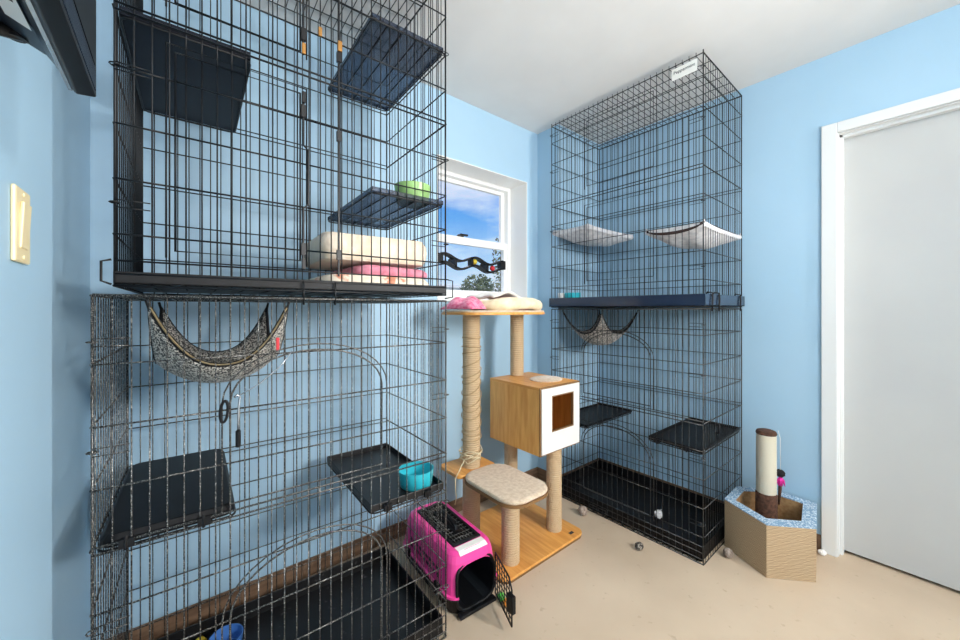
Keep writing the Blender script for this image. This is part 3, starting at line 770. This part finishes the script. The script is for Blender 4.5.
# top hatch cut
cu2 = MB().box((-.06, -.15, .16), (.06, .16, .3)).build('cut', M['tv_dark'], pc); boolean(shell, cu2); bpy.data.objects.remove(cu2)
for p in shell.data.polygons: p.use_smooth = False
h1 = MB(); 
for a_, b_ in (((-.068, -.165), (.068, -.147)), ((-.068, .152), (.068, .17)), ((-.068, -.147), (-.054, .152)), ((.054, -.147), (.068, .152))):
    h1.box((a_[0], a_[1], .233), (b_[0], b_[1], .242))
hatch = h1.build('top_hatch', M['black_plastic'], pc, bevel=.002)
hg = MB()
for i in range(1, 8): hg.tube([(-.056 + .112 * i / 8, -.149, .237), (-.056 + .112 * i / 8, .154, .237)], .0016, 5)
for i in range(1, 12): hg.tube([(-.056, -.149 + .3 * i / 12, .2385), (.056, -.149 + .3 * i / 12, .2385)], .0016, 5)
hg.build('hatch_grille', M['grey_wire'], hatch, smooth=True)
MB().tube([(0, -.075, .239), (0, -.07, .257), (0, -.03, .268), (0, .03, .268), (0, .07, .257), (0, .075, .239)], [.009, .01, .011, .011, .01, .009], 8).box((-.016, -.1, .237), (.016, .1, .245)).build('carry_handle', M['black_plastic'], hatch, smooth='auto')
# sticker on the front slope
MB().add([(-.066, -.1985, .2368), (.066, -.1985, .2368), (.066, -.169, .2368), (-.066, -.169, .2368), (-.068, -.2145, .2262), (.068, -.2145, .2262)], [(0, 1, 2, 3), (4, 5, 1, 0)]).build('sticker', M['label'], pc)
# pink window slots on the side (dark slits)
sl = MB()
for a_ in range(3):
    for i in range(9):
        yy = -.13 + .03 * i + .008 * a_; z_ = .115 + .024 * a_
        xx = -(.1185 - .045 * ((z_ - .088) / .1) * .18 - (.006 if a_ == 2 else .002))
        sl.box((xx - .0035, yy, z_), (xx + .004, yy + .018, z_ + .013), Matrix.Rotation(R(20), 3, 'X'))
sl.build('side_vents', M['tv_dark'], pc)
# latches between halves
for yy in (-.15, .12):
    MB().box((-.131, yy, .055), (-.119, yy + .04, .1)).build('latch', M['black_plastic'], pc, bevel=.003)
# doorway frame
fr_ = []
for i in range(28):
    t = 2 * PI * i / 28; cxx = math.cos(t); czz = math.sin(t)
    q = (abs(cxx) ** .5) * (1 if cxx > 0 else -1); q2 = (abs(czz) ** .55) * (1 if czz > 0 else -1)
    fr_.append((.092 * q, -.228 + (.012 if czz > .2 else 0) * max(0, czz), .106 + .088 * q2))
MB().tube(fr_, .006, 6, True).build('doorway_rim', M['black_plastic'], pc, smooth=True)
MB().box((-.088, -.25, .004), (.088, -.222, .018)).build('door_lip', M['black_plastic'], pc, bevel=.004)
# open wire door, hinged at the +x side
dd = MB(); DWd, z0, z1 = .175, .03, .195
def DP(u, z): # along the door
    a_ = R(-108); return (.09 + DWd * u * math.cos(a_), -.238 + DWd * u * math.sin(a_), z)
dd.tube([DP(u, z) for u, z in ((0, z0), (1, z0), (1, z1 - .03), (.85, z1), (0, z1))], .0034, 6, True)
for i in range(1, 7): dd.tube([DP(i / 7, z0), DP(i / 7, z1)], .0019, 5)
for i in range(1, 7): dd.tube([DP(0, z0 + (z1 - z0) * i / 7), DP(1, z0 + (z1 - z0) * i / 7)], .0019, 5)
wd_ = dd.build('wire_door', M['black_wire'], pc, smooth=True)
a0, a1 = Vector(DP(.9, .1)), Vector(DP(1.08, .145))
MB().box((a1.x - .008, a1.y - .004, .085), (a1.x + .010, a1.y + .03, .15)).build('door_latch', M['black_plastic'], wd_, bevel=.003)

o = MB().ball((0, 0, .017), .017, wob=.04, seed=3).build('toy_ball', M['orange'], None, smooth=True); o.location = (1.036, 1.085, 0); tag(o, 'small orange toy on the floor behind the open carrier door', 'toy')
o = MB().ball((0, 0, .016), .016, wob=.04, seed=4).build('toy_ball', M['lime'], None, smooth=True); o.location = (1.04, 1.125, 0); tag(o, 'small green toy on the floor behind the open carrier door', 'toy')

# ------------------------------------------------------------------ cardboard scratcher
sc = thing('cat_scratcher', 'cardboard scratcher box with blue white rim and a sisal post', 'cat scratcher', (2.27, .52, 0))
poly = [(2.045, .465), (2.178, .318), (2.462, .358), (2.476, .55), (2.36, .668), (2.158, .664)]
poly = [(x - 2.27, y - .52) for x, y in poly]
def scale(p, s): return [(x * s, y * s) for x, y in p]
HZ = .236
def hollow(mb, pol, s_in, z0, z1):
    n_ = len(pol); inn = scale(pol, s_in)
    vs = [(x, y, z0) for x, y in pol] + [(x, y, z1) for x, y in pol] + [(x, y, z0) for x, y in inn] + [(x, y, z1) for x, y in inn]; fs = []
    for i in range(n_):
        k_ = (i + 1) % n_
        fs += [(i, k_, n_ + k_, n_ + i), (2 * n_ + k_, 2 * n_ + i, 3 * n_ + i, 3 * n_ + k_), (n_ + i, n_ + k_, 3 * n_ + k_, 3 * n_ + i), (k_, i, 2 * n_ + i, 2 * n_ + k_)]
    return mb.add(vs, fs)
b_ = hollow(MB(), poly, .745, 0, HZ); b_.build('box_wall', M['card'], sc, bevel=.002)
b_ = hollow(MB(), scale(poly, 1.006), .73, HZ, HZ + .004); b_.build('printed_rim', M['card_top'], sc)
hollow(MB(), scale(poly, .744), .985, .03, HZ - .001).build('box_lining', M['card_in'], sc)
MB().prism(scale(poly, .74), .004, .03).build('box_floor', M['card_in'], sc)
px, py = .012, .0
MB().lathe([(.001, .03), (.043, .03), (.045, .06), (.045, .285), (.04, .292), (.001, .292)], (px, py, 0), 26).build('plush_base', M['brown_plush'], sc, smooth='auto')
pr = [(.001, .29)]
for i in range(60): pr.append((.0405 + (.0016 if i % 2 else 0), .29 + .29 * i / 59))
pr.append((.001, .58)); MB().lathe(pr, (px, py, 0), 26).build('sisal_post', M['sisal_cream'], sc, smooth='auto')
MB().lathe([(.001, .578), (.041, .578), (.044, .586), (.04, .597), (.026, .602), (.001, .603)], (px, py, 0), 26).build('post_cap', M['brown_plush'], sc, smooth='auto')
ty = MB().tube([(px + .035, py - .04, .6), (px + .05, py - .045, .56), (px + .052, py - .045, .40)], .0014, 5).build('dangling_toy', M['white'], sc, smooth=True)
q = (px + .052, py - .045)
MB().ball((q[0], q[1], .385), .021, 1, 1, .85, wob=.25, seed=9).build('pompom', M['black_cloth'], ty, smooth=True)
ft = MB(); rnd = random.Random(2)
for i in range(16):
    a_ = rnd.uniform(0, 6.28); s = rnd.uniform(.008, .02)
    ft.tube([(q[0], q[1], .37), (q[0] + s * .7 * math.cos(a_), q[1] + s * .7 * math.sin(a_), .35), (q[0] + s * math.cos(a_), q[1] + s * math.sin(a_), .325)], [.003, .0055, .001], 5)
ft.build('feather', M['magenta'], ty, smooth=True)
MB().tube([(q[0], q[1], .36), (q[0] - .005, q[1], .31), (q[0] - .008, q[1] + .004, .23)], [.006, .008, .004], 6).build('tail', M['brown_plush'], ty, smooth=True)

# ------------------------------------------------------------------ small things on the floor
o = MB().ball((0, 0, .027), .027, wob=.1, seed=1).build('felt_ball', M['stone'], None, smooth=True); o.location = (1.842, 1.29, 0); tag(o, 'brown grey felt ball on the floor beside the cat tree base', 'ball', 'felt balls on the floor')
o = MB().ball((0, 0, .018), .02, 1.15, 1, .9, wob=.12, seed=2).build('felt_ball', M['darkstone'], None, smooth=True); o.location = (1.795, .925, 0); tag(o, 'dark speckled felt ball on the open floor in front of the cage', 'ball', 'felt balls on the floor')
o = MB().ball((0, 0, .022), .022, wob=.12, seed=6).build('felt_ball', M['stone'], None, smooth=True); o.location = (2.072, .622, 0); tag(o, 'brown felt ball between the cage corner and the cardboard scratcher', 'ball', 'felt balls on the floor')
ms = thing('toy_mouse', 'pale grey toy mouse lying in the black tray of the floor cage', 'toy', (2.13, .985, .0135), R(200))
MB().ball((0, 0, .021), .022, 1.7, 1, .95, wob=.03, seed=1).build('body', M['grey_fur'], ms, smooth=True)
for s in (-1, 1): MB().ball((.022, s * .012, .037), .009, .4, 1, 1).build('ear', M['white_plush'], ms, smooth=True)
MB().tube([(-.035, 0, .015), (-.055, .008, .004), (-.08, -.004, .003), (-.1, .01, .003)], .002, 5).build('tail', M['grey_fur'], ms, smooth=True)
o = MB().ball((0, 0, .011), .017, 1.2, .9, .65, wob=.35, seed=8).build('paper_scrap', M['white'], None); o.location = (2.452, .335, 0); tag(o, 'scrap of white paper on the floor between scratcher and door casing', 'paper')

# ------------------------------------------------------------------ light switch
sw = thing('light_switch', 'ivory rocker light switch on the near wall', 'light switch', (XC, .908, 1.332))
MB().box((0, -.037, -.058), (.006, .037, .058)).build('plate', M['ivory'], sw, bevel=.003)
MB().box((.005, -.019, -.036), (.0095, .019, .036), Matrix.Rotation(R(2.5), 3, 'Y')).build('rocker', M['ivory'], sw, bevel=.0015)
for z in (-.049, .049):
    o = MB().lathe([(.0005, 0), (.0035, 0), (.003, .0015), (.0005, .0018)], (0, 0, 0), 10).build('screw', M['ivory'], sw, smooth='auto'); o.location = (.006, 0, z); o.rotation_euler = (0, R(90), 0)

# ------------------------------------------------------------------ wall television on an arm
tv = thing('television', 'black flat television on a wall arm above the light switch', 'television', (-.11, .3, 1.48))
def px_(prof, y0, y1): return MB().loft([[(x, y0, z) for x, z in prof], [(x, y1, z) for x, z in prof]])
px_([(.03, .0), (.03, .44), (.006, .44), (.004, .43), (.004, .008), (.012, -.002)], -.38, .40).build('bezel', M['tv_dark'], tv, bevel=.002)
px_([(.004, .012), (.004, .42), (-.03, .40), (-.055, .33), (-.058, .075), (-.05, .054), (-.012, .034)], -.36, .396).build('back_shell', M['tv'], tv, bevel=.003)
MB().box((.0048, -.381, .0015), (.0084, .4005, .0055)).build('silver_strip', M['silver'], tv)
gr_ = MB()
for i in range(150): 
    y = -.36 + .75 * i / 150
    gr_.box((.03, y, .004), (.0312, y + .0026, .03))
gr_.build('speaker_grille', M['tv'], tv)
MB().box((.0302, -.36, .035), (.031, .385, .425)).build('screen', M['tv_dark'], tv)
lb = MB()
def onback(u, v):
    return (.004 - .016 * v / .3, u, .012 + .022 * v / .3) if v < .3 else (-.012 - .038 * (v - .3) / .7, u, .034 + .02 * (v - .3) / .7)
def strip(mb, u0, u1, va, vb, off):
    n_ = 8; P = [onback(0, va + (vb - va) * i / n_) for i in range(n_ + 1)]
    for a_, b_ in zip(P[:-1], P[1:]):
        mb.add([(a_[0] - off * .7, u0, a_[2] - off), (a_[0] - off * .7, u1, a_[2] - off), (b_[0] - off * .7, u1, b_[2] - off), (b_[0] - off * .7, u0, b_[2] - off)], [(0, 1, 2, 3)])
strip(lb, .02, .34, .31, .66, .0018)
lab = lb.build('rating_label', M['label'], tv)
tl = MB()
for i in range(11): strip(tl, .05 + .024 * i, .054 + .024 * i, .36, .62 - .06 * (i % 3), .0026)
tl.build('small_print', M['ink'], lab)
am = thing('tv_wall_arm', 'black steel arm holding the television to the near wall', 'tv mount', (XC, .60, 1.55))
MB().box((0, -.06, -.03), (.005, .1, .14)).build('wall_plate', M['tv_dark'], am, bevel=.002)
MB().tube([(.005, .06, -.012), (.03, .08, -.026), (.05, .09, -.022), (.06, .07, -.004)], [.008, .009, .009, .007], 10).build('arm', M['tv_dark'], am, smooth='auto')
MB().lathe([(.001, -.014), (.008, -.014), (.008, .014), (.001, .014)], (.046, .085, -.016), 14).build('pivot', M['tv_dark'], am, smooth='auto')

# ------------------------------------------------------------------ light, sky, camera
def area(name, loc, target, size, power, col=(1, 1, 1), shape='DISK', sy=None):
    L_ = bpy.data.lights.new(name, 'AREA'); L_.energy = power; L_.size = size; L_.shape = shape; L_.color = col
    if sy: L_.size_y = sy
    o = bpy.data.objects.new(name, L_); C.objects.link(o); o.location = loc
    d_ = Vector(target) - Vector(loc); o.rotation_euler = d_.to_track_quat('-Z', 'Y').to_euler(); return o
area('ceiling_lamp', (1.75, -2.7, 2.3), (.6, 1.5, 1.1), .35, 92, (1, .96, .91))
area('ceiling_fill', (.4, -1.5, 1.0), (.3, -1.5, 2.46), .6, 118, (1, .95, .9))  # unseen lamp added behind the camera, aimed up to brighten the ceiling
area('left_fill', (1.45, -.85, 1.5), (-.15, 1.5, 1.15), .35, 54, (1, .98, .95))  # unseen lamp added on the right to lift the dim left side
area('sky_booster', (1.9, 4.2, 4.4), (1.5, 1.9, 1.5), 2.0, 420, (.92, .96, 1))  # unseen lamp added outdoors to boost sky light through the window

sl_ = bpy.data.lights.new('sun', 'SUN'); sl_.energy = 3.2; sl_.angle = .01; so = bpy.data.objects.new('sun', sl_); C.objects.link(so)
so.rotation_euler = Vector((.35, 1, -.9)).to_track_quat('-Z', 'Y').to_euler()
w = bpy.data.worlds.new('sky'); bpy.context.scene.world = w; w.use_nodes = True
nt = w.node_tree; bg = nt.nodes['Background']
tc = nt.nodes.new('ShaderNodeTexCoord'); sp = nt.nodes.new('ShaderNodeSeparateXYZ'); nt.links.new(tc.outputs['Generated'], sp.inputs[0])
rp = nt.nodes.new('ShaderNodeValToRGB'); nt.links.new(sp.outputs['Z'], rp.inputs[0])
els = rp.color_ramp.elements
els[0].position = 0.0; els[0].color = lin((214, 228, 240)); els[1].position = .5; els[1].color = lin((34, 98, 190))
for p_, c_ in ((.12, (166, 202, 236)), (.24, (92, 158, 226)), (.34, (58, 128, 214))):
    e_ = els.new(p_); e_.color = lin(c_)
mp = nt.nodes.new('ShaderNodeMapping'); mp.inputs['Scale'].default_value = (1, 1, 3.2); nt.links.new(tc.outputs['Generated'], mp.inputs[0])
nz = nt.nodes.new('ShaderNodeTexNoise'); nz.inputs['Scale'].default_value = 3.4; nz.inputs['Detail'].default_value = 7; nt.links.new(mp.outputs[0], nz.inputs['Vector'])
r2 = nt.nodes.new('ShaderNodeValToRGB'); nt.links.new(nz.outputs['Fac'], r2.inputs[0])
r2.color_ramp.elements[0].position = .5; r2.color_ramp.elements[0].color = (0, 0, 0, 1); r2.color_ramp.elements[1].position = .72; r2.color_ramp.elements[1].color = (.8, .8, .8, 1)
mx = nt.nodes.new('ShaderNodeMixRGB'); nt.links.new(r2.outputs[0], mx.inputs[0]); nt.links.new(rp.outputs[0], mx.inputs[1]); mx.inputs[2].default_value = lin((236, 242, 248))
nt.links.new(mx.outputs[0], bg.inputs[0]); bg.inputs[1].default_value = 1.9

cam = bpy.data.cameras.new('camera'); co = bpy.data.objects.new('camera', cam); C.objects.link(co)
co.location = (0, 0, 1.2); co.rotation_euler = (R(90), 0, -math.atan2(.6357, .7719))
cam.lens = 370.5 / 960 * 36; cam.sensor_width = 36; cam.sensor_fit = 'HORIZONTAL'
cam.shift_y = -10 / 960; cam.clip_start = .02; cam.clip_end = 300
S = bpy.context.scene; S.camera = co
S.view_settings.view_transform = 'Standard'; S.view_settings.look = 'None'; S.view_settings.gamma = 1; S.view_settings.use_curve_mapping = False
S.view_settings.exposure = -0.6
S.cycles.max_bounces = 8; S.cycles.diffuse_bounces = 5; S.cycles.transparent_max_bounces = 24
try: S.cycles.use_denoising = True
except Exception: pass
